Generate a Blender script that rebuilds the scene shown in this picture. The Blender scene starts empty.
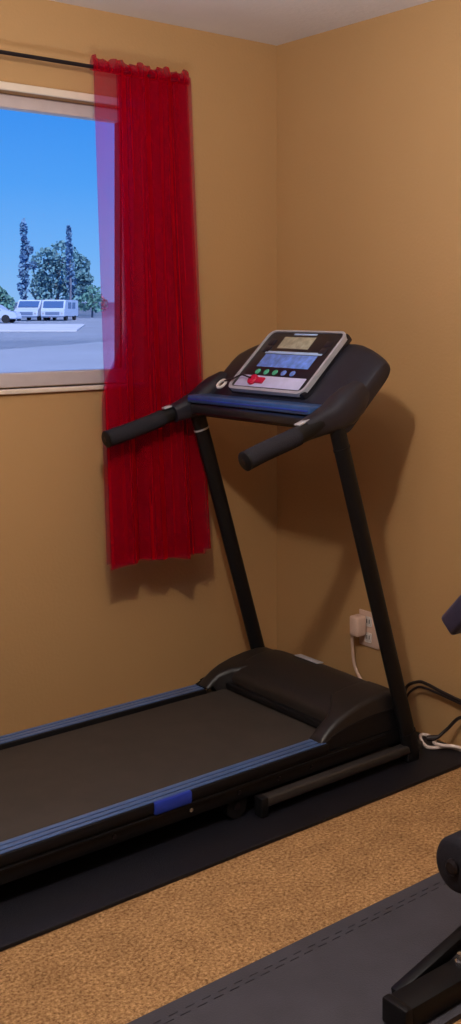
import bpy, bmesh, math, random
from mathutils import Vector, Matrix
PI = math.pi
SC = bpy.context.scene
COL = SC.collection
random.seed(7)

# ------------------------------------------------------------------ materials
def new_mat(name):
    m = bpy.data.materials.new(name); m.use_nodes = True
    nt = m.node_tree
    return m, nt, nt.nodes['Principled BSDF']

def plain(name, col, rough=.5, metal=0., spec=.5, var=.06, scale=30., bump=0., bscale=200., coat=0.):
    m, nt, b = new_mat(name)
    tc = nt.nodes.new('ShaderNodeTexCoord')
    n = nt.nodes.new('ShaderNodeTexNoise'); n.inputs['Scale'].default_value = scale; n.inputs['Detail'].default_value = 4
    nt.links.new(tc.outputs['Object'], n.inputs['Vector'])
    r = nt.nodes.new('ShaderNodeValToRGB')
    r.color_ramp.elements[0].position = .3; r.color_ramp.elements[1].position = .7
    r.color_ramp.elements[0].color = (*[c*(1-var) for c in col], 1)
    r.color_ramp.elements[1].color = (*[min(1, c*(1+var)) for c in col], 1)
    nt.links.new(n.outputs['Fac'], r.inputs['Fac']); nt.links.new(r.outputs['Color'], b.inputs['Base Color'])
    b.inputs['Roughness'].default_value = rough; b.inputs['Metallic'].default_value = metal
    b.inputs['Specular IOR Level'].default_value = spec
    b.inputs['Coat Weight'].default_value = coat
    if bump:
        n2 = nt.nodes.new('ShaderNodeTexNoise'); n2.inputs['Scale'].default_value = bscale; n2.inputs['Detail'].default_value = 3
        nt.links.new(tc.outputs['Object'], n2.inputs['Vector'])
        bp = nt.nodes.new('ShaderNodeBump'); bp.inputs['Strength'].default_value = bump; bp.inputs['Distance'].default_value = .004
        nt.links.new(n2.outputs['Fac'], bp.inputs['Height']); nt.links.new(bp.outputs['Normal'], b.inputs['Normal'])
    return m

def S(r, g, b):   # sRGB 0-255 to linear
    f = lambda c: (c/255/12.92) if c/255 <= .04045 else ((c/255+.055)/1.055)**2.4
    return (f(r), f(g), f(b))

M = {}
M['wall'] = plain('ochre_wall_paint', S(186, 146, 99), .65, var=.025, scale=1.5, bump=.25, bscale=90, spec=.3)
M['wallgrey'] = plain('low_bounce_greige', S(200, 192, 184), .6, var=.025, scale=1.5, bump=.25, bscale=90, spec=.3)  # for the unseen walls, made neutral to cut orange bounce light
M['ceiling'] = plain('ceiling_paint', S(226, 222, 222), .9, var=.03, scale=3, bump=.4, bscale=60, spec=.2)
M['trim'] = plain('cream_trim_paint', S(226, 208, 190), .45, var=.03)
M['vinyl'] = plain('window_vinyl', S(205, 190, 190), .4, var=.03)
M['black'] = plain('black_plastic', S(18, 17, 20), .5, spec=.25, var=.12, scale=60, bump=.05, bscale=600)
M['blacksteel'] = plain('black_powder_coat', S(19, 18, 20), .42, var=.15, scale=80, spec=.25)
M['blackgloss'] = plain('black_satin_plastic', S(34, 31, 34), .3, var=.1, scale=40)
M['hood'] = plain('charcoal_hood_plastic', S(34, 30, 30), .45, var=.12, scale=25, bump=.08, bscale=500)
M['belt'] = plain('running_belt_rubber', S(58, 50, 45), .75, var=.12, scale=14, bump=.3, bscale=700)
M['rail'] = plain('blue_grey_foot_rail', S(78, 104, 152), .3, var=.1, scale=40)
M['groove'] = plain('rail_groove_rubber', S(24, 26, 38), .6)
M['bluesticker'] = plain('blue_bracket_plastic', S(34, 60, 170), .4)
M['tray'] = plain('dark_blue_tray_plastic', S(48, 78, 128), .3, var=.15, scale=30)
M['pod'] = plain('dark_console_plastic', S(30, 29, 40), .42, var=.15, scale=30)
M['foam'] = plain('black_foam_grip', S(32, 30, 38), .8, var=.2, scale=200, bump=.4, bscale=400, spec=.3)
M['silver'] = plain('silver_plastic', S(190, 190, 200), .35, metal=.3, var=.05)
M['chrome'] = plain('bright_steel', S(190, 190, 195), .25, metal=.9)
M['facia'] = plain('black_facia', S(28, 26, 34), .3)
M['lcd'] = plain('grey_lcd_glass', S(165, 160, 140), .25, var=.2, scale=50)
M['bluepanel'] = plain('blue_programme_panel', S(105, 140, 225), .35, var=.3, scale=45)
M['ltblue'] = plain('pale_blue_print', S(170, 195, 235), .4)
M['lilac'] = plain('lilac_key_panel', S(195, 192, 228), .35, var=.06)
M['green'] = plain('green_button', S(70, 165, 130), .4)
M['red'] = plain('red_key_plastic', S(190, 20, 60), .4)
M['white'] = plain('white_plastic', S(225, 215, 210), .4, var=.03)
M['offwhite'] = plain('pinkish_white_plastic', S(222, 190, 172), .45, var=.05)
M['whitecord'] = plain('white_cord', S(225, 205, 195), .5)
M['blackcord'] = plain('black_cord', S(36, 24, 24), .5)
M['mat'] = plain('black_rubber_mat', S(16, 16, 25), .5, var=.2, scale=40, bump=.35, bscale=300, spec=.4)
M['mat2'] = plain('charcoal_foam_mat', S(68, 66, 74), .7, var=.12, scale=9, bump=.35, bscale=260, spec=.35)
M['basegrey'] = plain('worn_black_steel', S(52, 47, 45), .45, var=.15, scale=60)
M['rod'] = plain('dark_bronze_rod', S(44, 38, 42), .35, metal=.6)
M['vinylpad'] = plain('navy_vinyl_pad', S(46, 44, 66), .35, var=.12, bump=.1)
M['glow'] = None

def carpet_mat():
    m, nt, b = new_mat('tan_carpet_pile')
    tc = nt.nodes.new('ShaderNodeTexCoord')
    def noise(sc, det, rough=.6):
        n = nt.nodes.new('ShaderNodeTexNoise'); n.inputs['Scale'].default_value = sc
        n.inputs['Detail'].default_value = det; n.inputs['Roughness'].default_value = rough
        nt.links.new(tc.outputs['Object'], n.inputs['Vector']); return n
    a = noise(120, 5, .8); c = noise(11, 4)
    r = nt.nodes.new('ShaderNodeValToRGB')
    e = r.color_ramp.elements
    e[0].position = .33; e[0].color = (*S(92, 60, 36), 1)
    e[1].position = .68; e[1].color = (*S(246, 204, 150), 1)
    x = r.color_ramp.elements.new(.5); x.color = (*S(198, 150, 100), 1)
    nt.links.new(a.outputs['Fac'], r.inputs['Fac'])
    mx = nt.nodes.new('ShaderNodeMix'); mx.data_type = 'RGBA'; mx.blend_type = 'MULTIPLY'; mx.inputs[0].default_value = .5
    r2 = nt.nodes.new('ShaderNodeValToRGB'); r2.color_ramp.elements[0].color = (.62, .58, .55, 1); r2.color_ramp.elements[1].color = (1, 1, 1, 1)
    r2.color_ramp.elements[0].position = .35; r2.color_ramp.elements[1].position = .6
    nt.links.new(c.outputs['Fac'], r2.inputs['Fac'])
    nt.links.new(r.outputs['Color'], mx.inputs[6]); nt.links.new(r2.outputs['Color'], mx.inputs[7])
    nt.links.new(mx.outputs[2], b.inputs['Base Color'])
    b.inputs['Roughness'].default_value = .95; b.inputs['Specular IOR Level'].default_value = .1
    bp = nt.nodes.new('ShaderNodeBump'); bp.inputs['Strength'].default_value = .9; bp.inputs['Distance'].default_value = .008
    nt.links.new(a.outputs['Fac'], bp.inputs['Height']); nt.links.new(bp.outputs['Normal'], b.inputs['Normal'])
    return m
M['carpet'] = carpet_mat()

def sheer_mat():
    m = bpy.data.materials.new('red_sheer_voile'); m.use_nodes = True
    nt = m.node_tree; nt.nodes.clear()
    out = nt.nodes.new('ShaderNodeOutputMaterial')
    tr = nt.nodes.new('ShaderNodeBsdfTransparent'); tr.inputs[0].default_value = (.62, .66, .95, 1)
    df = nt.nodes.new('ShaderNodeBsdfDiffuse'); df.inputs[0].default_value = (*S(224, 4, 36), 1)
    tl = nt.nodes.new('ShaderNodeBsdfTranslucent'); tl.inputs[0].default_value = (*S(236, 6, 44), 1)
    m1 = nt.nodes.new('ShaderNodeMixShader'); m1.inputs[0].default_value = .4
    nt.links.new(df.outputs[0], m1.inputs[1]); nt.links.new(tl.outputs[0], m1.inputs[2])
    lw = nt.nodes.new('ShaderNodeLayerWeight'); lw.inputs[0].default_value = .5
    # fabric weave seen edge-on is denser
    mr = nt.nodes.new('ShaderNodeMapRange'); mr.inputs[1].default_value = .0; mr.inputs[2].default_value = .8
    mr.inputs[3].default_value = .32; mr.inputs[4].default_value = .62
    nt.links.new(lw.outputs['Facing'], mr.inputs[0])
    m2 = nt.nodes.new('ShaderNodeMixShader')
    nt.links.new(mr.outputs[0], m2.inputs[0]); nt.links.new(tr.outputs[0], m2.inputs[1]); nt.links.new(m1.outputs[0], m2.inputs[2])
    nt.links.new(m2.outputs[0], out.inputs[0])
    return m
M['sheer'] = sheer_mat()

def glass_mat():
    m = bpy.data.materials.new('window_glass'); m.use_nodes = True
    nt = m.node_tree; nt.nodes.clear()
    out = nt.nodes.new('ShaderNodeOutputMaterial')
    tr = nt.nodes.new('ShaderNodeBsdfTransparent'); tr.inputs[0].default_value = (.93, .96, 1, 1)
    gl = nt.nodes.new('ShaderNodeBsdfGlossy'); gl.inputs['Roughness'].default_value = .02
    fr = nt.nodes.new('ShaderNodeFresnel'); fr.inputs[0].default_value = 1.15
    mx = nt.nodes.new('ShaderNodeMixShader')
    nt.links.new(fr.outputs[0], mx.inputs[0]); nt.links.new(tr.outputs[0], mx.inputs[1]); nt.links.new(gl.outputs[0], mx.inputs[2])
    nt.links.new(mx.outputs[0], out.inputs[0])
    return m
M['glass'] = glass_mat()
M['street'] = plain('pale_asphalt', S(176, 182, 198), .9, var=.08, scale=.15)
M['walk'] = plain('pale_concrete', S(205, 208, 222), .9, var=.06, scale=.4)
M['leaf'] = plain('hazy_grey_green_leaves', S(104, 148, 164), .8, var=.35, scale=.5)  # distance haze is mixed into these pale leaf colours
M['leaf2'] = plain('hazy_blue_green_needles', S(98, 138, 178), .8, var=.3, scale=.6)
M['leaf3'] = plain('hazy_shrub_leaves', S(104, 154, 152), .8, var=.35, scale=.7)
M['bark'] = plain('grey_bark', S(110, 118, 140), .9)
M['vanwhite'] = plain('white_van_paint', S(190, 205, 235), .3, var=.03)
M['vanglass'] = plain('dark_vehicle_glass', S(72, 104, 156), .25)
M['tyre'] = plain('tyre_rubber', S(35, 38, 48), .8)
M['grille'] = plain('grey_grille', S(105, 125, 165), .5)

# ------------------------------------------------------------------ mesh helpers
def bm_new(): return bmesh.new()

def box(bm, x0, x1, y0, y1, z0, z1, bev=0., seg=2):
    vs = [bm.verts.new((x, y, z)) for x in (x0, x1) for y in (y0, y1) for z in (z0, z1)]
    F = [(0,1,3,2), (4,6,7,5), (0,4,5,1), (2,3,7,6), (0,2,6,4), (1,5,7,3)]
    fs = [bm.faces.new([vs[i] for i in f]) for f in F]
    if bev:
        es = list({e for f in fs for e in f.edges})
        bmesh.ops.bevel(bm, geom=es, offset=bev, segments=seg, affect='EDGES', profile=.5)
    return vs

def obox(bm, c, ax, ay, az, hx, hy, hz, bev=0., seg=2):
    """oriented box: centre, three unit axes, half sizes"""
    t = bm_new(); box(t, -hx, hx, -hy, hy, -hz, hz, bev, seg)
    ax, ay, az = Vector(ax), Vector(ay), Vector(az)
    for v in t.verts: v.co = Vector(c) + ax*v.co.x + ay*v.co.y + az*v.co.z
    merge(bm, t)

def merge(bm, t):
    me = bpy.data.meshes.new('tmp'); t.to_mesh(me); t.free(); bm.from_mesh(me); bpy.data.meshes.remove(me)

def catmull(pts, n=8):
    pts = [Vector(p) for p in pts]
    if len(pts) < 3: return pts
    out = []
    P = [pts[0]*2-pts[1]] + pts + [pts[-1]*2-pts[-2]]
    for i in range(1, len(P)-2):
        for k in range(n):
            t = k/n
            a, b, c, d = P[i-1], P[i], P[i+1], P[i+2]
            out.append(.5*((2*b)+(-a+c)*t+(2*a-5*b+4*c-d)*t*t+(-a+3*b-3*c+d)*t*t*t))
    out.append(pts[-1]); return out

def tube(bm, pts, r, seg=12, ref=(0, 1, 0), r2=None, cap=True):
    """tube along pts, radius r (number or list); r2 = radius along ref axis"""
    pts = [Vector(p) for p in pts]; rings = []; n = len(pts)
    ref = Vector(ref)
    for i, p in enumerate(pts):
        d = (pts[min(i+1, n-1)]-pts[max(i-1, 0)]).normalized()
        b = ref - d*ref.dot(d)
        if b.length < 1e-4:
            b = Vector((0, 0, 1)) - d*d.z
            if b.length < 1e-4: b = Vector((1, 0, 0))
        b.normalize(); a = d.cross(b).normalized()
        ra = r[i] if isinstance(r, (list, tuple)) else r
        rb = ra if r2 is None else (r2[i] if isinstance(r2, (list, tuple)) else r2)
        rings.append([bm.verts.new(p + a*ra*math.cos(2*PI*k/seg) + b*rb*math.sin(2*PI*k/seg)) for k in range(seg)])
    for i in range(n-1):
        for k in range(seg):
            bm.faces.new([rings[i][k], rings[i][(k+1) % seg], rings[i+1][(k+1) % seg], rings[i+1][k]])
    if cap:
        bm.faces.new(rings[0][::-1]); bm.faces.new(rings[-1])

def recttube(bm, p0, p1, hw, hh, side=(0, 1, 0), bev=.006):
    p0, p1 = Vector(p0), Vector(p1); d = (p1-p0); L = d.length; d.normalize()
    s = Vector(side); s = (s-d*s.dot(d)).normalized(); u = s.cross(d)
    obox(bm, (p0+p1)/2, d, s, u, L/2, hw, hh, bev)

def loft(bm, rings, cap=True):
    R = [[bm.verts.new(p) for p in ring] for ring in rings]
    m = len(R[0])
    for i in range(len(R)-1):
        for k in range(m):
            bm.faces.new([R[i][k], R[i][(k+1) % m], R[i+1][(k+1) % m], R[i+1][k]])
    if cap: bm.faces.new(R[0][::-1]); bm.faces.new(R[-1])

def prism(bm, poly, d):
    """poly: list of 3D points (flat), extruded by vector d"""
    d = Vector(d)
    a = [bm.verts.new(p) for p in poly]; b = [bm.verts.new(Vector(p)+d) for p in poly]
    n = len(a)
    bm.faces.new(a[::-1]); bm.faces.new(b)
    for i in range(n): bm.faces.new([a[i], a[(i+1) % n], b[(i+1) % n], b[i]])

def disc(bm, c, axis, r, h, seg=20, bev=0.):
    c = Vector(c); a = Vector(axis).normalized()
    if bev:
        pts = [c-a*h/2, c+a*(h/2-bev), c+a*h/2]; rr = [r, r, r-bev]
    else:
        pts = [c-a*h/2, c+a*h/2]; rr = [r, r]
    tube(bm, pts, rr, seg, ref=(0.31, .2, .93))

def obj(name, bm, mat, parent=None, smooth=True, angle=38, recalc=True):
    if recalc: bmesh.ops.recalc_face_normals(bm, faces=bm.faces)
    if smooth:
        for f in bm.faces: f.smooth = True
        lim = math.radians(angle)
        for e in bm.edges:
            if len(e.link_faces) == 2 and e.calc_face_angle(0) > lim: e.smooth = False
    off = Vector((0, 0, 0)); p = parent
    while p is not None: off += p.location; p = p.parent
    for v in bm.verts: v.co -= off
    me = bpy.data.meshes.new(name); bm.to_mesh(me); bm.free()
    me.materials.append(mat)
    o = bpy.data.objects.new(name, me); COL.objects.link(o)
    if parent is not None: o.parent = parent
    return o

def tag(o, label=None, cat=None, group=None, kind=None):
    if label: o['label'] = label
    if cat: o['category'] = cat
    if group: o['group'] = group
    if kind: o['kind'] = kind
    return o

def thing(name, loc, label, cat, group=None):
    o = bpy.data.objects.new(name, None); COL.objects.link(o); o.location = loc; o.empty_display_size = .1
    return tag(o, label, cat, group)

def struct(name, bm, mat, parent=None, smooth=False):
    o = obj(name, bm, mat, parent, smooth)
    if parent is None: o['kind'] = 'structure'
    return o

# ------------------------------------------------------------------ the room
RX, RY, H, T = -5.6, -6.4, 2.44, .16  # unseen walls set farther out to weaken bounce light
WX0, WX1, WZ0, WZ1 = -2.25, -.598, 1.158, 2.125       # window opening in the left wall

b = bm_new(); box(b, RX-.1, .1, RY-.1, .1, -.12, 0); struct('floor', b, M['carpet'])
b = bm_new(); box(b, RX-T, T, RY-T, T, H, H+.15); struct('ceiling', b, M['ceiling'])
b = bm_new()
box(b, RX-T, WX0, 0, T, -.12, H); box(b, WX1, T, 0, T, -.12, H)
box(b, WX0, WX1, 0, T, -.12, WZ0); box(b, WX0, WX1, 0, T, WZ1, H)
struct('wall_left', b, M['wall'])
b = bm_new(); box(b, 0, T, RY-T, 0, -.12, H); struct('wall_right', b, M['wall'])
b = bm_new(); box(b, RX-T, RX, RY, 0, -.12, H); struct('wall_rear', b, M['wallgrey'])
b = bm_new(); box(b, RX-T, 0, RY-T, RY, -.12, H); struct('wall_front', b, M['wallgrey'])

# window_1: vinyl frame set back in the opening, glass, stool
b = bm_new()
fy0, fy1 = .065, .115
box(b, WX0, WX1, fy0, fy1, WZ1-.045, WZ1, .004); box(b, WX0, WX1, fy0, fy1, WZ0, WZ0+.048, .004)
box(b, WX0, WX0+.045, fy0, fy1, WZ0+.04, WZ1-.04, .004); box(b, WX1-.045, WX1, fy0, fy1, WZ0+.04, WZ1-.04, .004)
win = struct('window_1', b, M['vinyl'])
b = bm_new(); box(b, WX0+.03, WX1-.03, .088, .094, WZ0+.03, WZ1-.03); struct('window_pane', b, M['glass'], win)
b = bm_new(); box(b, WX1-.0545, WX1-.0465, fy0+.006, fy1-.006, WZ0+.04, WZ1-.04); struct('glazing_gasket', b, M['groove'], win)
b = bm_new(); box(b, WX0-.03, WX1+.03, -.014, .0, WZ1-.004, WZ1+.022, .004); struct('trim_1', b, M['trim'])
b = bm_new(); box(b, WX0-.03, WX1+.03, -.016, fy0, WZ0-.016, WZ0, .004); struct('trim_2', b, M['trim'])

# ------------------------------------------------------------------ curtain rod and curtain
rod = thing('curtain_rod', (-1.4, -.08, 2.223), 'thin dark curtain rod running above the window through the red curtain', 'curtain rod')
b = bm_new(); tube(b, [(-2.4, -.08, 2.223), (-.495, -.08, 2.223)], .007, 14); obj('rod', b, M['rod'], rod)
for x in (-2.4, -.495):
    s = 1 if x > -1 else -1
    b = bm_new(); tube(b, [(x-.001*s, -.08, 2.223), (x+.012*s, -.08, 2.223), (x+.02*s, -.08, 2.223), (x+.03*s, -.08, 2.223)], [.007, .010, .010, .005], 14); obj('finial', b, M['rod'], rod)
for x in (-2.3, -.52):
    b = bm_new(); box(b, x-.008, x+.008, -.076, -.002, 2.209, 2.2145, .001); box(b, x-.01, x+.01, -.006, -.0005, 2.18, 2.25, .001); obj('bracket', b, M['rod'], rod)

ZR = 2.223
def cloth(ua, u1, off, nfold, seed, ztop, zend=None, amp=1., flat=.0):
    """one layer of the gathered voile between fractions u0 and u1 of the panel's width"""
    bm = bm_new(); NU, NV = 260, 60
    rnd = random.Random(seed); ph = [rnd.uniform(0, 6.28) for _ in range(6)]
    grid = []
    for j in range(NV+1):
        v = j/NV; row = []
        for i in range(NU+1):
            t = i/NU
            q = min(1, max(0, (v-.52)/.16)); q = q*q*(3-2*q)      # the gathered folds spread out below the sill
            u0 = ua + (.02-ua)*q if ua > .2 else ua
            u = u0+(u1-u0)*t
            zt = ztop + .008*math.sin(u*23)+.005*math.sin(u*51+1)
            zb = .576 + .010*math.sin(u*4.2+.5) - .016*(1-u) + (.014 if u > .93 else 0) + off*.2
            if zend is not None: zb = zend
            z = zt + (zb-zt)*v
            h = min(1, max(0, (2.26-z)/1.69))          # 0 at the rod, 1 at the hem
            xl = -.849 + .018*h; xr = -.468 + .034*h
            k = min(1, max(0, (u-flat)/.10)) if flat else 1.
            fold = math.sin(2*PI*nfold*u + ph[0] + .7*math.sin(5*u+ph[1]) + .5*h*math.sin(7*u+ph[2]))
            fold2 = math.sin(2*PI*nfold*2.3*u + ph[3] + .6*h)
            slow = math.sin(2*PI*1.7*u + ph[4])
            y = -.08 - .085*h**1.15 + off + amp*k*(.010+.012*h)*fold + amp*(.15+.85*k)*.004*fold2*(1-.5*h) + amp*k*.026*h*slow
            if abs(z-ZR) < .03: y += (0)
            x = xl + (xr-xl)*u + k*.008*math.sin(2*PI*nfold*u+ph[5])
            row.append(bm.verts.new((min(max(x, xl), xr), y, z)))
        grid.append(row)
    for j in range(NV):
        for i in range(NU): bm.faces.new([grid[j][i], grid[j][i+1], grid[j+1][i+1], grid[j+1][i]])
    return bm
cur = thing('curtain', (-.66, -.08, 2.223), 'sheer red curtain panel hanging beside the window from the rod', 'curtain')
obj('curtain_panel', cloth(0, 1, -.012, 3.4, 3, 2.236, flat=.17), M['sheer'], cur, angle=180, recalc=False)
obj('back_fold', cloth(.262, .995, .014, 3.1, 8, 2.234, amp=.8), M['sheer'], cur, angle=180, recalc=False)
obj('back_fold', cloth(.27, .985, .003, 4.3, 15, 2.233, amp=.7), M['sheer'], cur, angle=180, recalc=False)
obj('back_fold', cloth(.266, .99, .008, 3.7, 23, 2.233, amp=.75), M['sheer'], cur, angle=180, recalc=False)
obj('bottom_hem', (lambda: cloth(.01, .99, -.0085, 3.4, 3, .640, None, 1., .17))(), M['sheer'], cur, angle=180, recalc=False)
def header():
    bm = bm_new(); NU = 260; grid = []; NT = 20
    for j in range(NT+1):
        row = []; t = j/NT*2*PI
        for i in range(NU+1):
            u = i/NU
            x = -.849 + .381*u + .005*math.sin(u*90)
            r = .012 + .004*math.sin(u*75) + .003*math.sin(u*141+1)
            y = -.08 - r*math.sin(t); c = math.cos(t)
            z = ZR + (c*.012 if c < 0 else c*(.033 + .006*math.sin(u*26+1) + .004*math.sin(u*67)))
            if c > .3: y = -.08 + (y+.08)*(.35+.65*(1-c)/.7) - .004*math.sin(u*60)
            row.append(bm.verts.new((x, y, z)))
        grid.append(row)
    for j in range(NT):
        for i in range(NU): bm.faces.new([grid[j][i], grid[j][i+1], grid[j+1][i+1], grid[j+1][i]])
    return bm
obj('curtain_header', header(), M['sheer'], cur, angle=180, recalc=False)

# ------------------------------------------------------------------ exercise mats
def puzzle_mat(name, x0, x1, y0, y1, z, mat, label, n):
    root = thing(name, ((x0+x1)/2, (y0+y1)/2, 0), label, 'exercise mat')
    s = .034                                     # width of the detachable border strip
    teeth = []                                   # jigsaw seam between tile and border, along the near-carpet edge
    return root, s
def seam(x0, x1, y, pitch, amp):
    pts = []; x = x0; up = 1
    while x < x1 - pitch:
        pts += [(x+pitch*.12, y-amp*up), (x-pitch*.06, y+amp*up), (x+pitch*1.06, y+amp*up), (x+pitch*.88, y-amp*up)] if up > 0 else []
        x += pitch*2
    return [(x0, y-amp)] + pts + [(x1, y-amp)]
def flat_mat(name, label, x0, x1, y0, y1, z, mat, edge, border, pitch):
    root = thing(name, ((x0+x1)/2, (y0+y1)/2, 0), label, 'exercise mat')
    if edge == 'far':                           # border strip along y1
        ys = y1-border
        line = seam(x0, x1, ys, pitch, .007)
        b = bm_new(); poly = [(p[0], p[1]-.0012, 0.0005) for p in line]
        prism(b, [(x0, y0, .0005)] + [(x1, y0, .0005)] + poly[::-1], (0, 0, z)); obj('mat_tile', b, mat, root, smooth=False)
        b = bm_new(); poly = [(p[0], p[1]+.0012, 0.0005) for p in line]
        prism(b, poly + [(x1, y1, .0005), (x0, y1, .0005)], (0, 0, z)); obj('border_strip', b, mat, root, smooth=False)
    else:
        b = bm_new(); box(b, x0, x1, y0, y1, .0005, z, .003, 2); obj('mat_sheet', b, mat, root)
    return root
flat_mat('exercise_mat', 'black rubber exercise mat lying under the treadmill along the walls', -2.75, -.03, -1.064, -.07, .0115, M['mat'], None, 0, 0)
flat_mat('exercise_mat', 'charcoal foam mat in the foreground under the weight bench', -2.75, -.06, -1.885, -1.475, .0115, M['mat2'], 'far', .042, .02)

# ------------------------------------------------------------------ treadmill
tm = thing('treadmill', (-1.1, -.575, .012), 'black folding treadmill with blue console standing on the black mat in the corner', 'treadmill')
YC = -.575
def two(fn):
    for s in (-1, 1): fn(s)
XB = -2.05
# deck
b = bm_new(); box(b, XB, -.38, YC-.275, YC+.275, .112, .1275, .004); obj('running_belt', b, M['belt'], tm)
b = bm_new(); box(b, XB+.03, -.3, YC-.255, YC+.255, .088, .110, .003); obj('deck_board', b, M['black'], tm)
def siderail(s):
    y_in, y_out = YC+s*.278, YC+s*.345
    a, c = sorted((y_in, YC+s*.347))
    b = bm_new(); box(b, XB+.02, -.535, a, c, .112, .139, .004); fr = obj('foot_rail', b, M['black'], tm)
    for k, (o0, o1) in enumerate(((.008, .024), (.028, .044), (.049, .062))):
        g = bm_new(); ya, yb = sorted((YC+s*(.278+o0), YC+s*(.278+o1))); box(g, XB+.03, -.54, ya, yb, .1385, .1412, .001); obj('grip_strip', g, M['rail'], fr)['label'] = 'blue grey grip strip'
    a, c = sorted((YC+s*.29, YC+s*.343))
    b = bm_new(); box(b, XB+.05, -.215, a, c, .066, .112, .005); 
    a, c = sorted((YC+s*.335, YC+s*.349)); box(b, XB+.05, -.30, a, c, .100, .107, .002)
    sf = obj('side_frame', b, M['blacksteel'], tm)
    for x in (-1.25, -1.02, -.86, -.72, -.60):
        g = bm_new(); disc(g, (x, YC+s*.345, .088), (0, s, 0), .0055, .006, 10); obj('bolt', g, M['chrome'] if x in (-1.02,) else M['rod'], sf)
    a, c = sorted((YC+s*.338, YC+s*.353)); g = bm_new()
    if s < 0: box(g, -1.135, -1.02, a, c, .108, .1415, .005); obj('rail_clip', g, M['bluesticker'], tm)['label'] = 'bright blue clip on the foot rail'
    a, c = sorted((YC+s*.27, YC+s*.36))
    g = bm_new(); box(g, XB-.04, XB+.07, a, c, .05, .147, .015, 3); obj('end_cap', g, M['black'], tm)
two(siderail)
g = bm_new(); tube(g, [(XB+.01, YC-.27, .108), (XB+.01, YC+.27, .108)], .024, 16); obj('rear_roller', g, M['blacksteel'], tm)
def rearfoot(s):
    g = bm_new(); tube(g, [(XB+.08, YC+s*.31, .0125), (XB+.08, YC+s*.31, .07)], [.024, .018], 14); obj('foot', g, M['black'], tm)
two(rearfoot)

# motor hood: crowned shell between two side covers
def hood_ring(x, zt, y0, y1, zb, r=.035, n=5, crown=.006):
    pts = []
    pts.append((x, y0, zb)); 
    for k in range(n+1):
        a = PI - k/n*PI/2
        pts.append((x, y0+r+r*math.cos(a), zt-r+r*math.sin(a)))
    for k in range(1, 6):
        q = k/6; y = y0+r+(y1-y0-2*r)*q
        pts.append((x, y, zt+crown*math.sin(q*PI)))
    for k in range(n+1):
        a = PI/2 - k/n*PI/2
        pts.append((x, y1-r+r*math.cos(a), zt-r+r*math.sin(a)))
    pts.append((x, y1, zb))
    return pts
prof = [(-.452, .160), (-.446, .180), (-.425, .196), (-.39, .210), (-.345, .221), (-.30, .226), (-.26, .223), (-.23, .212), (-.21, .19), (-.198, .15), (-.195, .12)]
b = bm_new()
loft(b, [hood_ring(x, z, YC-.272, YC+.272, .135 if x < -.40 else .075, .02) for x, z in prof])
hood = obj('motor_hood', b, M['hood'], tm, angle=50)
b = bm_new(); box(b, -.47, -.44, YC-.262, YC+.262, .129, .150, .003); obj('hood_lip', b, M['black'], tm)
def cover(s):
    ya, yb = sorted((YC+s*.200, YC+s*.338))
    dz = .006 if s < 0 else -.008
    pr = [(-.556, .143), (-.548, .152), (-.525, .168), (-.49, .187), (-.45, .202), (-.40, .215), (-.345, .2235), (-.29, .226), (-.25, .221), (-.225, .208), (-.208, .185), (-.198, .15), (-.195, .115)]
    pr = [(x+(.022 if s > 0 and x < -.46 else 0)*(-.46-x)/.096, z+dz*min(1, (z-.13)/.05)) for x, z in pr]
    rings = []
    for x, z in pr:
        ins = max(0, (-.44-x))*.55                # rear end narrows on to the rail
        y0, y1 = (ya+(0 if s > 0 else 0), yb)
        if s > 0: y0 = YC+.200+min(.078, max(0, (-.43-x)*2.6)) 
        else: y1 = YC-.200-min(.078, max(0, (-.43-x)*2.6))
        rings.append(hood_ring(x, z, y0, y1, .1405 if x < -.50 else .114, min(.016, (z-.113)*.42), 5, .001))
    b = bm_new(); loft(b, rings); c = obj('side_cover', b, M['hood'], tm, angle=50)
    g = bm_new()                                   # raised seam line along the outer face
    ys = YC+s*.3395
    tube(g, catmull([(-.52, ys, .152), (-.44, ys, .168), (-.34, ys, .176), (-.22, ys, .176)], 6), .002, 6); obj('seam', g, M['black'], c)
two(cover)
def skirt(s):
    y = YC+s*.3378
    b = bm_new(); prism(b, [(-.545, y, .116), (-.54, y, .142), (-.52, y, .150), (-.44, y, .166), (-.34, y, .174), (-.206, y, .174), (-.197, y, .14), (-.197, y, .116)], (0, s*.0016, 0))
    obj('side_skirt', b, M['black'], tm)
two(skirt)
b = bm_new()
obox(b, (-.258, -.50, .2315), (1, 0, -.1), (0, 1, 0), (.1, 0, 1), .014, .06, .0016, .001)
lb = obj('hood_badge', b, M['silver'], tm); lb['label'] = 'small pale maker badge'
# base frame on the floor
def base(s):
    y = YC+s*.362
    b = bm_new(); box(b, -.80, -.17, y-.017, y+.017, .036, .064, .006, 3); r = obj('base_rail', b, M['basegrey'], tm)
    g = bm_new(); box(g, -.810, -.785, y-.019, y+.019, .012, .066, .005); obj('end_cap', g, M['black'], r)
    g = bm_new(); box(g, -.24, -.19, y-.018, y+.018, .012, .0375, .003); obj('foot_pad', g, M['black'], r)
    g = bm_new(); disc(g, (-.86, YC+s*.318, .046), (0, 1, 0), .033, .03, 22); w = obj('transport_wheel', g, M['black'], tm)
    g = bm_new(); disc(g, (-.86, YC+s*.318, .046), (0, 1, 0), .010, .036, 12); obj('axle_cap', g, M['rod'], w)
    g = bm_new(); box(g, -.885, -.80, YC+s*.3-.004, YC+s*.3+.004, .03, .10, .002); obj('wheel_bracket', g, M['blacksteel'], w)
two(base)
b = bm_new(); box(b, -.215, -.165, YC-.345, YC+.345, .022, .062, .006); obj('cross_tube', b, M['blacksteel'], tm)
b = bm_new(); box(b, -.40, -.20, YC-.25, YC+.25, .062, .118, .01); obj('motor_tray', b, M['black'], tm)

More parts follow.
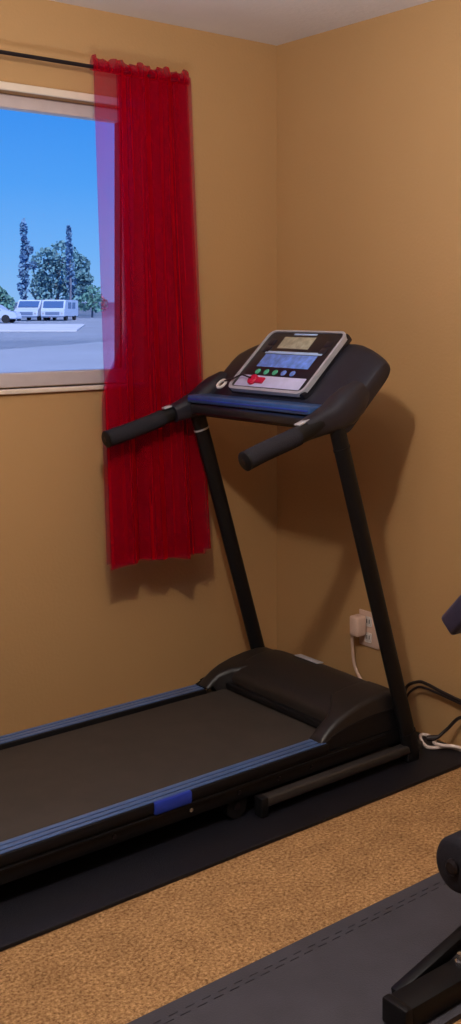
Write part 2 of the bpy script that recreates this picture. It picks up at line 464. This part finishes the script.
# uprights
def upright(s):
    y = YC+s*.362
    p0 = (-.207, y, .04); p1 = (-.520, y, 1.075)
    b = bm_new()
    P0, P1 = Vector(p0), Vector(p1)
    tube(b, [P0, P0.lerp(P1, .5), P1], .028, 18, r2=.019)
    u = obj('upright', b, M['blacksteel'], tm)
    g = bm_new(); q = P0.lerp(P1, .93); tube(g, [q, q+(P1-P0).normalized()*.006], .0295, 18, r2=.0205); obj('collar', g, M['silver'] if s > 0 else M['black'], u)
    g = bm_new(); tube(g, [P0-Vector((-.002, 0, .008)), P0.lerp(P1, .06)], .0305, 18, r2=.0225); obj('boot', g, M['black'], u)
two(upright)

# console: built in its own tilted frame (t up the slope, n out of the face)
P0c = Vector((-.505, YC, 1.147)); TV = Vector((.192, 0, .186)).normalized(); NV_ = Vector((-TV.z, 0, TV.x))
def cp(y, s, n): return P0c + Vector((0, y, 0)) + TV*s + NV_*n
def housing():
    bm = bm_new(); rings = []
    st = [-.392, -.389, -.378, -.36, -.335, -.30, -.26, -.225, -.15, 0, .15, .225, .26, .30, .335, .36, .378, .389, .392]
    for y in st:
        y *= .955
        a = abs(y)
        k = min(1, max(0, (a-.22)/.17))
        e = min(1, max(0, (a-.36)/.032))
        top = .256 - .056*k**1.6 - .035*e**2
        bot = -.062 + .03*e**2
        nf = -.010 - .026*k**1.3 - .018*e**2
        nb = -.090 + .022*e**2
        ring = []
        r = .02
        # rounded rectangle in (s, n)
        for cx, cn, a0 in ((top-r*2.2, nf-r, 0), (bot+r, nf-r, 1), (bot+r, nb+r*.9, 2), (top-r*2.2, nb+r*.9, 3)):
            for q in range(5):
                ang = PI*.5*a0 + PI/2*q/4
                # a0=0 : from +s to +n
                rx = r*2.2 if a0 in (0, 3) else r
                ring.append(cp(y, cx + rx*math.cos(ang), cn + r*.9*math.sin(ang)))
        rings.append(ring)
    loft(bm, rings); return bm
hs = obj('console_housing', housing(), M['pod'], tm, angle=55)
# side pods: swept gussets that carry the housing down to upright and handlebar
def pod(s):
    y0 = YC+s*.345
    sec = []
    cl = [(-.628, 1.066), (-.575, 1.082), (-.525, 1.096), (-.485, 1.116), (-.445, 1.142), (-.405, 1.175)]
    wz = [.030, .036, .044, .052, .050, .034]
    wy = [.030, .036, .044, .046, .044, .03]
    rings = []
    for i, (x, z) in enumerate(cl):
        a = Vector((cl[min(i+1, 5)][0]-cl[max(i-1, 0)][0], 0, cl[min(i+1, 5)][1]-cl[max(i-1, 0)][1])).normalized()
        up = Vector((-a.z, 0, a.x)); sd = Vector((0, 1, 0))
        rings.append([Vector((x, y0, z)) + up*wz[i]*math.copysign(abs(math.sin(t))**.75, math.sin(t)) + sd*wy[i]*math.copysign(abs(math.cos(t))**.75, math.cos(t)) for t in [2*PI*k/20 for k in range(20)]])
    b = bm_new(); loft(b, rings); obj('side_pod', b, M['pod'], tm, angle=60)
    # handlebar
    yh = YC+s*.355
    pts = catmull([(-.58, yh, 1.085), (-.63, yh, 1.064), (-.70, yh, 1.042), (-.78, yh, 1.02), (-.868 if s > 0 else -.845, yh, .999)], 6)
    b = bm_new(); tube(b, pts[:], .026, 18); h = obj('handlebar', b, M['blacksteel'], tm)
    b = bm_new(); tube(b, pts[9:], .0278, 20); obj('foam_grip', b, M['foam'], h)
    d = (pts[-1]-pts[-2]).normalized()
    b = bm_new(); tube(b, [pts[-1]-d*.001, pts[-1]+d*.005, pts[-1]+d*.009], [.0283, .0283, .023], 20); 
    cpn = obj('grip_cap', b, M['black'], h)
    b = bm_new(); tube(b, [pts[-1]+d*.008, pts[-1]+d*.0105], .008, 12); obj('cap_screw', b, M['rod'], cpn)
    b = bm_new(); q = pts[7]; obox(b, Vector(q)+Vector((.0, -s*.006, .030)), d, (0, 1, 0), d.cross(Vector((0, 1, 0))), .022, .012, .003, .002)
    obj('pulse_sensor_glint', b, M['silver'], h)  # silver pad also stands in for the highlight on the bar
two(pod)
# cross bar with blue tray
b = bm_new(); box(b, -.578, -.525, YC-.335, YC+.335, 1.064, 1.106, .012, 3); obj('cross_bar', b, M['blackgloss'], tm)
b = bm_new(); box(b, -.588, -.500, YC-.318, YC+.318, 1.104, 1.130, .006, 3); tr = obj('accessory_tray', b, M['tray'], tm); tr['label'] = 'glossy dark blue tray edge'
b = bm_new(); box(b, -.5905, -.586, YC-.312, YC+.312, 1.114, 1.119, .001); obj('tray_line', b, M['bluesticker'], tr)
# raised control panel
def cpanel(name, y0, y1, s0, s1, n0, n1, mat, parent, bev=.003):
    t = bm_new(); box(t, -1, 1, -1, 1, -1, 1)
    b = bm_new()
    obox(b, cp((y0+y1)/2, (s0+s1)/2, (n0+n1)/2), (0, -1, 0), TV, NV_, abs(y1-y0)/2, abs(s1-s0)/2, abs(n1-n0)/2, bev); t.free()
    return obj(name, b, mat, parent)
pn = cpanel('control_panel', -.195, .195, .0, .268, -.02, .012, M['facia'], tm, .008)
def frame_ring():
    bm = bm_new()
    W, L, w, R = .197, .270, .011, .03
    def rr(W, s0, s1, R, n):
        pts = []
        for cy, cs, a0 in ((W-R, s1-R, 0), (-W+R, s1-R, 1), (-W+R, s0+R, 2), (W-R, s0+R, 3)):
            for q in range(6):
                a = PI/2*a0+PI/2*q/5; pts.append((cy+R*math.cos(a), cs+R*math.sin(a)))
        return pts
    o = rr(W, -.002, L, R, 0); i = rr(W-w, w-.002, L-w*.6, R-.008, 0)
    def ring(pts, n): return [bm.verts.new(cp(y, s, n)) for y, s in pts]
    A, B, C, D = ring(o, .0), ring(o, .0155), ring(i, .0155), ring(i, .0)
    m = len(A)
    for P, Q in ((A, B), (B, C), (C, D), (D, A)):
        for k in range(m): bm.faces.new([P[k], P[(k+1) % m], Q[(k+1) % m], Q[k]])
    return bm
obj('panel_bezel', frame_ring(), M['silver'], pn)['label'] = 'silver bezel round the control panel'
L = .268
cpanel('lcd_screen', .098, -.062, L*.70, L*.90, .011, .0135, M['lcd'], pn, .001)['label'] = 'grey display screen'
cpanel('brand_mark', .062, -.055, L*.935, L*.962, .011, .013, M['ltblue'], pn, .0005)
cpanel('programme_panel', .130, -.135, L*.385, L*.60, .011, .0132, M['bluepanel'], pn, .001)['label'] = 'blue programme panel'
cpanel('panel_stripe', .140, -.150, L*.61, L*.65, .011, .0132, M['ltblue'], pn, .0005)
cpanel('key_panel', .170, -.165, L*.055, L*.235, .011, .0135, M['lilac'], pn, .002)['label'] = 'pale lilac key panel'
for k, y in enumerate((.10, .055, .01, -.035, -.08)):
    b = bm_new(); disc(b, cp(y, L*.30, .0125), NV_, .0115, .005, 16, .0015); obj('button', b, M['green'] if k in (0, 1, 2) else M['bluepanel'], pn)
for y in (.155, -.155):
    for s in (.80, .68):
        b = bm_new(); obox(b, cp(y*.93, L*s, .0125), (0, 1, 0), TV, NV_, .016, .012, .0015, .001); obj('speed_button', b, M['pod'], pn)
b = bm_new(); disc(b, cp(.085, L*.15, .018), NV_, .02, .012, 20, .003); obox(b, cp(.06, L*.15, .016), (0, 1, 0), TV, NV_, .03, .012, .004, .003)
k1 = obj('safety_key', b, M['red'], pn); k1['label'] = 'red safety key'
b = bm_new()
c = cp(.232, .012, .016)
for k in range(25):
    pass
ringp = [c + Vector((0, 1, 0))*.017*math.cos(2*PI*k/24) + TV*.017*math.sin(2*PI*k/24) for k in range(25)]
tube(b, ringp, .005, 8, ref=tuple(NV_), cap=False); obj('key_clip', b, M['white'], pn)['label'] = 'round white clip of the safety key'
b = bm_new(); tube(b, catmull([cp(.09, L*.15, .026), cp(.14, L*.17, .03), cp(.18, L*.12, .024), cp(.215, .02, .024)], 6), .0028, 8); obj('key_cord', b, M['blackcord'], pn)
# cup wells either side of the panel
def cup(s):
    b = bm_new()
    obox(b, cp(s*.285, .075, -.031), (0, 1, 0), TV, NV_, .045, .075, .004, .004); obj('tray_recess', b, M['black'], tm)
two(cup)
cpanel('panel_riser', -.185, .185, .01, .255, -.06, -.015, M['pod'], tm, .008)

# ------------------------------------------------------------------ outlet, plug, cords
ol = thing('wall_outlet', (0, -.52, .292), 'pinkish white outlet plate low on the right wall behind the treadmill upright', 'outlet')
b = bm_new(); box(b, -.007, -.0008, -.578, -.478, .228, .352, .003); obj('cover_plate', b, M['offwhite'], ol)
for z in (.262, .318):
    b = bm_new(); box(b, -.0095, -.0065, -.545, -.511, z-.017, z+.017, .004); r = obj('receptacle', b, M['white'], ol)
    for yy in (-.534, -.522):
        g = bm_new(); box(g, -.0102, -.009, yy-.0015, yy+.0015, z-.006, z+.008); obj('slot', g, M['black'], r)
pg = thing('power_adapter', (-.03, -.485, .31), 'small white power adapter plugged into the outlet, its cord hanging down', 'power adapter')
b = bm_new(); box(b, -.056, -.0105, -.524, -.478, .268, .338, .008, 3); obj('adapter_body', b, M['offwhite'], pg)
b = bm_new(); tube(b, catmull([(-.034, -.482, .285), (-.034, -.472, .272), (-.03, -.468, .23), (-.025, -.47, .17), (-.024, -.485, .135), (-.045, -.54, .11), (-.07, -.60, .07), (-.075, -.68, .03), (-.08, -.76, .0165)], 8), .0055, 8)
obj('adapter_cord', b, M['offwhite'], pg)
c = thing('black_cable', (-.05, -.8, .05), 'black power cable arching in two strands out of the treadmill base along the right wall', 'cable')
top = [(-.165, -.86, .075), (-.085, -.79, .085), (-.03, -.735, .140), (-.024, -.785, .174), (-.024, -.83, .177), (-.024, -.90, .168), (-.024, -.98, .161), (-.024, -1.05, .157), (-.028, -1.10, .140), (-.03, -1.06, .125), (-.035, -.985, .112), (-.05, -.945, .07), (-.075, -.925, .042)]
b = bm_new(); tube(b, catmull(top, 10), .0055, 10)
tube(b, catmull([(-.165, -.875, .07), (-.085, -.80, .07), (-.035, -.745, .115), (-.028, -.785, .156), (-.028, -.83, .164), (-.026, -.90, .159), (-.026, -.98, .153), (-.026, -1.05, .149), (-.028, -1.12, .130), (-.03, -1.14, .08), (-.035, -1.15, .045)], 10), .004, 10)
obj('cord', b, M['blackcord'], c)
b = bm_new(); tube(b, [(-.073, -.926, .044), (-.085, -.915, .040), (-.10, -.90, .0385)], [.006, .0095, .009], 10); obj('plug', b, M['blackcord'], c)
wc = thing('extension_cord', (-.06, -.9, .012), 'white cord looped on the mat at the foot of the right wall', 'extension cord')
b = bm_new()
tube(b, catmull([(-.045, -1.30, .006), (-.05, -1.2, .008), (-.05, -1.09, .0165), (-.05, -1.0, .0185), (-.062, -.955, .0185), (-.10, -.935, .0185), (-.112, -.91, .0185), (-.085, -.86, .019), (-.055, -.832, .0185), (-.042, -.85, .0185), (-.05, -.89, .0185), (-.085, -.918, .026), (-.085, -.955, .0275), (-.06, -.99, .0275), (-.045, -1.05, .0225), (-.04, -1.15, .012), (-.035, -1.28, .006)], 8), .0055, 10)
obj('cord', b, M['whitecord'], wc)
b = bm_new(); box(b, -.058, -.03, -1.36, -1.29, .0005, .024, .006); obj('socket_end', b, M['whitecord'], wc)

# ------------------------------------------------------------------ weight bench (only its near left end is in the photo)
wb = thing('weight_bench', (-.8, -1.84, .012), 'black weight bench with foam rollers standing on the charcoal mat at the right edge', 'weight bench')
b = bm_new(); box(b, -1.146, -.42, -1.866, -1.802, .018, .060, .004); ft = obj('foot_bar', b, M['blacksteel'], wb)
for x in (-1.154, -.413):
    b = bm_new(); box(b, x-.011, x+.011, -1.868, -1.800, .0126, .0625, .005); obj('end_cap', b, M['black'], ft)
b = bm_new(); recttube(b, (-1.105, -1.780, .0285), (-.80, -1.780, .100), .014, .014, bev=.004); obj('brace', b, M['blacksteel'], wb)
b = bm_new(); tube(b, [(-.965, -1.826, .058), (-.965, -1.826, .067)], .011, 6); tube(b, [(-.965, -1.826, .067), (-.965, -1.826, .082)], .006, 12); obj('bolt', b, M['chrome'], wb)
b = bm_new(); recttube(b, (-.785, -1.83, .058), (-.785, -1.83, .70), .028, .028, (1, 0, 0)); obj('post', b, M['blacksteel'], wb)
b = bm_new(); tube(b, [(-.965, -1.80, .248), (-.605, -1.80, .248)], .011, 14); ax = obj('roller_axle', b, M['chrome'], wb)
for x0, x1, s in ((-.956, -.83, -1), (-.74, -.614, 1)):
    b = bm_new(); xs = [x0, x0+.004, x0+.012, x1-.012, x1-.004, x1]; tube(b, [(x, -1.80, .248) for x in xs], [.044, .053, .058, .058, .053, .044], 28)
    ro = obj('foam_roller', b, M['foam'], wb)
    xe = x0 if s < 0 else x1
    b = bm_new(); tube(b, [(xe-.001*s, -1.80, .248), (xe+s*.006, -1.80, .248), (xe+s*.010, -1.80, .248)], [.017, .017, .012], 18); obj('roller_cap', b, M['rod'], ro)
a1 = Vector((0, -.69, .72)).normalized(); a2 = Vector((0, -.72, -.69)).normalized()
b = bm_new(); c = Vector((-1.0, -1.797, .776)) + a1*.15 + a2*.024
obox(b, c+Vector((.2, 0, 0)), (1, 0, 0), a1, a2, .2, .15, .024, .010, 3); pad = obj('arm_pad', b, M['vinylpad'], wb); pad['label'] = 'dark navy vinyl arm pad'
b = bm_new(); recttube(b, (-.785, -1.83, .66), (-.785, -1.895, .80), .02, .02, (1, 0, 0)); obj('pad_bracket', b, M['blacksteel'], wb)
b = bm_new(); recttube(b, (-.785, -1.83, .36), (-.785, -2.75, .36), .028, .028, (1, 0, 0)); obj('main_beam', b, M['blacksteel'], wb)
b = bm_new(); box(b, -.92, -.65, -2.85, -2.15, .40, .455, .018, 3); obj('seat_pad', b, M['vinylpad'], wb)
b = bm_new(); box(b, -.815, -.755, -2.6, -2.3, .385, .402, .003); obj('seat_plate', b, M['blacksteel'], wb)
b = bm_new(); recttube(b, (-.785, -2.72, .34), (-.785, -2.80, .03), .026, .026, (1, 0, 0)); box(b, -1.0, -.57, -2.83, -2.77, .0126, .05, .005); obj('rear_leg', b, M['blacksteel'], wb)

# ------------------------------------------------------------------ outside, beyond the window
CAM = Vector((-2.68, -3.38, 1.414)); FD = Vector((.65807, .75295, 0)).normalized(); RD = Vector((.75295, -.65807, 0)).normalized()
def gz(x, y): return -.60 + .0118*((x-CAM.x)*FD.x + (y-CAM.y)*FD.y)
def gpoint(d, l):
    p = CAM + FD*d + RD*l; return (p.x, p.y, gz(p.x, p.y))
b = bm_new(); vs = [bm_p for bm_p in [b.verts.new(gpoint(d, l)) for d, l in ((9, -60), (9, 12), (420, 80), (420, -260))]]; b.faces.new(vs)
bmesh.ops.solidify(b, geom=b.faces[:], thickness=.5)
struct('street_ground', b, M['street'])
b = bm_new()
q = [gpoint(d, l) for d, l in ((64, -30), (64, -14.6), (78, -17.2), (78, -34))]
prism(b, [(x, y, z+.01) for x, y, z in q], (0, 0, .10)); struct('street_walk', b, M['walk'])

def foliage(bm, c, r, n, size, shape=1.0, seed=0):
    rnd = random.Random(seed)
    for i in range(n):
        while True:
            p = Vector((rnd.uniform(-1, 1), rnd.uniform(-1, 1), rnd.uniform(-1, 1)))
            if p.length <= 1: break
        p = p.normalized()*p.length**.5
        q = Vector(c) + Vector((p.x*r[0], p.y*r[1], p.z*r[2]))
        a = Vector((rnd.gauss(0, 1), rnd.gauss(0, 1), rnd.gauss(0, 1))).normalized()
        t = a.orthogonal().normalized(); u = a.cross(t)
        s = size*rnd.uniform(.6, 1.3)
        vs = [bm.verts.new(q + t*s*math.cos(k*2*PI/5)*(1.3 if k == 0 else .8) + u*s*math.sin(k*2*PI/5)*.8 + a*s*.25*(k % 2)) for k in range(5)]
        bm.faces.new(vs)

def tree(name, label, d, l, h, clumps, mat, tr=.25, group=None, n=220, size=.34, seed=1):
    x, y, z = gpoint(d, l)
    t = thing(name, (x, y, z), label, 'tree', group)
    b = bm_new(); tube(b, [(x, y, z), (x+.1, y, z+h*.35), (x, y+.1, z+h*.8)], [tr, tr*.7, tr*.3], 8)
    for k, (cl, cz, *_r) in enumerate(clumps):
        p = Vector((x, y, z+h*.35)); e = Vector((x, y, z+cz)) + RD*cl
        tube(b, [p, p.lerp(e, .6)+Vector((0, 0, .2)), e], [tr*.4, tr*.25, tr*.1], 6)
    obj('trunk', b, M['bark'], t)
    b = bm_new()
    for k, (cl, cz, rl, rz) in enumerate(clumps):
        foliage(b, Vector((x, y, z+cz)) + RD*cl + FD*random.uniform(-.6, .6), (rl, rl, rz), n, size, seed=seed*31+k)
    obj('crown', b, mat, t, smooth=False, recalc=False)
    return t
# lateral offset for photo column u at depth d:  (u-330)/1110*d
def lat(u, d): return (u-330)/1110*d
D = 118
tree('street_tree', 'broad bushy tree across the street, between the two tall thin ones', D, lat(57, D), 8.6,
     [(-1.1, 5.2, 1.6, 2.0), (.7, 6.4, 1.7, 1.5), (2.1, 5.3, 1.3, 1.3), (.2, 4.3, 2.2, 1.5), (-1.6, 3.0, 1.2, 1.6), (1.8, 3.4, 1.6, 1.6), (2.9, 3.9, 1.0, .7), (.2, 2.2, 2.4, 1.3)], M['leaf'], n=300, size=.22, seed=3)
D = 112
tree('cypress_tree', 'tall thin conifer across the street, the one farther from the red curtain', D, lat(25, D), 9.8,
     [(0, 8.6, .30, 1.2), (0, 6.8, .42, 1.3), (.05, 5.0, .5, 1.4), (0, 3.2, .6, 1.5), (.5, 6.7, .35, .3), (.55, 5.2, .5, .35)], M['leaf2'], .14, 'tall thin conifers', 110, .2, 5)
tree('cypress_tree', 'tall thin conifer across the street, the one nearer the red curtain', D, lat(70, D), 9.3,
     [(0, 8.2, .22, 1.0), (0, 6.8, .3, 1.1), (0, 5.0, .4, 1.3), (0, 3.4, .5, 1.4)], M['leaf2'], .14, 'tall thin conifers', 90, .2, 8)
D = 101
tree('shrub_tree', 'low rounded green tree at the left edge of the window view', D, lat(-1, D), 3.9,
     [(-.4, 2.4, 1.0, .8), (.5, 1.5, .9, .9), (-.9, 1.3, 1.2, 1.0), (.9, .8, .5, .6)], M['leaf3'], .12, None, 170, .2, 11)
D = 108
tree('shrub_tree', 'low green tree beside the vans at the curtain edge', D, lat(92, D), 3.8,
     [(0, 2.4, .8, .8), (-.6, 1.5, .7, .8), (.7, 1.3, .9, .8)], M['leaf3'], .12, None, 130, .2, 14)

def van(u, d, w, h, label, boxy):
    x, y, z = gpoint(d, lat(u, d))
    t = thing('van', (x, y, z), label, 'van', 'white vans parked across the street')
    F = -FD; Rr = RD; U = Vector((0, 0, 1)); o = Vector((x, y, z))
    def P(a, f, zz): return o + Rr*a + F*f + U*zz
    ln = 5.2
    # side profile (f forward towards the house, z up)
    pr = [(-ln/2, .35), (-ln/2, h-.06), (-ln/2+.1, h), (ln*.24, h), (ln*.36, h*.60), (ln*.49, h*.52), (ln*.5, .35)] if not boxy else \
         [(-ln/2, .35), (-ln/2, h-.06), (-ln/2+.1, h), (ln*.40, h), (ln*.46, h*.56), (ln*.5, h*.5), (ln*.5, .35)]
    b = bm_new(); prism(b, [P(-w/2, f, zz) for f, zz in pr], Rr*w)
    bmesh.ops.bevel(b, geom=b.edges[:], offset=.05, segments=2, affect='EDGES'); obj('van_body', b, M['vanwhite'], t)
    f0, z0 = pr[3]; f1, z1 = pr[4]
    b = bm_new()
    e = .025
    prism(b, [P(-w*.43, f0+(f1-f0)*.15+e, z0+(z1-z0)*.15), P(w*.43, f0+(f1-f0)*.15+e, z0+(z1-z0)*.15), P(w*.43, f1+e-.04, z1+.1), P(-w*.43, f1+e-.04, z1+.1)], F*.02); obj('windscreen', b, M['vanglass'], t)
    b = bm_new(); prism(b, [P(-w*.3, ln*.5, h*.28), P(w*.3, ln*.5, h*.28), P(w*.3, ln*.5, h*.42), P(-w*.3, ln*.5, h*.42)], F*.03); obj('grille', b, M['grille'], t)
    for s in (-1, 1):
        b = bm_new(); disc(b, P(s*w*.40, ln*.5, h*.35), F, .09, .04, 12); obj('headlight', b, M['silver'], t)
        for f in (-ln*.3, ln*.3):
            b = bm_new(); disc(b, P(s*(w/2-.12), f, .34), Rr, .34, .22, 18); wh = obj('wheel', b, M['tyre'], t)
        for f in (-1.4, .1):
            b = bm_new(); prism(b, [P(s*w/2, f, h*.58), P(s*w/2, f+1.15, h*.58), P(s*w/2, f+1.05, h*.88), P(s*w/2, f, h*.88)], Rr*s*.012); obj('side_window', b, M['vanglass'], t)
    b = bm_new(); prism(b, [P(-w*.49, ln*.5-.02, .28), P(w*.49, ln*.5-.02, .28), P(w*.49, ln*.5-.02, h*.22), P(-w*.49, ln*.5-.02, h*.22)], F*.08); obj('bumper', b, M['grille'], t)
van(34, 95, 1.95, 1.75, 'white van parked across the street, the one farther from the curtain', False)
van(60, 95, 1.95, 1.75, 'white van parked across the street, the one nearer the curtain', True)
# parked car at the far left of the view
def car(u, d, label):
    x, y, z = gpoint(d, lat(u, d))
    t = thing('car', (x, y, z), label, 'car')
    o = Vector((x, y, z)); F = RD; S_ = FD; U = Vector((0, 0, 1))
    def P(f, s, zz): return o + F*f + S_*s + U*zz
    pr = [(-2.1, .3), (-2.15, .75), (-1.6, .95), (-1.0, 1.42), (.5, 1.42), (1.15, .95), (2.0, .8), (2.1, .3)]
    b = bm_new(); prism(b, [P(f, -.85, zz) for f, zz in pr], S_*1.7); bmesh.ops.bevel(b, geom=b.edges[:], offset=.06, segments=2, affect='EDGES'); obj('car_body', b, M['vanwhite'], t)
    for s in (-1, 1):
        b = bm_new(); prism(b, [P(-1.2, s*.85, .98), P(.95, s*.85, .98), P(.42, s*.85, 1.34), (P(-.9, s*.85, 1.34))], S_*s*.02); obj('side_window', b, M['vanglass'], t)
        for f in (-1.3, 1.3):
            b = bm_new(); disc(b, P(f, s*.76, .32), S_, .32, .2, 18); obj('wheel', b, M['tyre'], t)
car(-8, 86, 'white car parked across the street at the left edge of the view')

# ------------------------------------------------------------------ light
def world():
    w = bpy.data.worlds.new('clear_sky'); SC.world = w; w.use_nodes = True
    nt = w.node_tree; bg = nt.nodes['Background']
    tc = nt.nodes.new('ShaderNodeTexCoord'); sp = nt.nodes.new('ShaderNodeSeparateXYZ')
    nt.links.new(tc.outputs['Generated'], sp.inputs[0])
    r = nt.nodes.new('ShaderNodeValToRGB'); e = r.color_ramp.elements
    e[0].position = .0; e[0].color = (*S(150, 196, 244), 1)
    e[1].position = 1.; e[1].color = (*S(20, 80, 190), 1)
    for p, c in ((.05, S(120, 184, 248)), (.11, S(86, 166, 246)), (.19, S(56, 146, 240))):
        x = e.new(p); x.color = (*c, 1)
    nt.links.new(sp.outputs['Z'], r.inputs['Fac']); nt.links.new(r.outputs['Color'], bg.inputs['Color'])
    bg.inputs['Strength'].default_value = 1.0
world()
def light(name, kind, loc, energy, col, **k):
    l = bpy.data.lights.new(name, kind); l.energy = energy; l.color = col
    for a, v in k.items(): setattr(l, a, v)
    o = bpy.data.objects.new(name, l); COL.objects.link(o); o.location = loc; return o
lamp = light('room_lamp', 'POINT', (-1.78, -1.87, 2.15), 64, (1, .90, .79), shadow_soft_size=.045)
up = light('ceiling_fill', 'AREA', (-1.9, -2.15, .85), 17, (.86, .92, 1), shape='DISK', size=.25, spread=2.1)  # added fill to brighten the ceiling, not a known lamp
up.rotation_euler = Vector((.22, .22, 1)).to_track_quat('-Z', 'Y').to_euler()
sun = light('sun', 'SUN', (0, -20, 30), 4.0, (1, .97, .92), angle=.01)
sun.rotation_euler = Vector((.25, .75, -.8)).to_track_quat('-Z', 'Y').to_euler()

# ------------------------------------------------------------------ camera
cd = bpy.data.cameras.new('camera'); co = bpy.data.objects.new('camera', cd); COL.objects.link(co)
co.location = CAM
co.rotation_euler = (PI/2, 0, math.atan2(FD.y, FD.x) - PI/2)
cd.sensor_fit = 'AUTO'; cd.sensor_width = 36; cd.lens = 1110/1024*36
cd.shift_x = -(330-230.5)/1024; cd.shift_y = (310-512)/1024
cd.clip_start = .02; cd.clip_end = 1000
SC.camera = co
vs = SC.view_settings
vs.view_transform = 'Standard'; vs.look = 'None'; vs.gamma = 1; vs.use_curve_mapping = False; vs.exposure = 0.
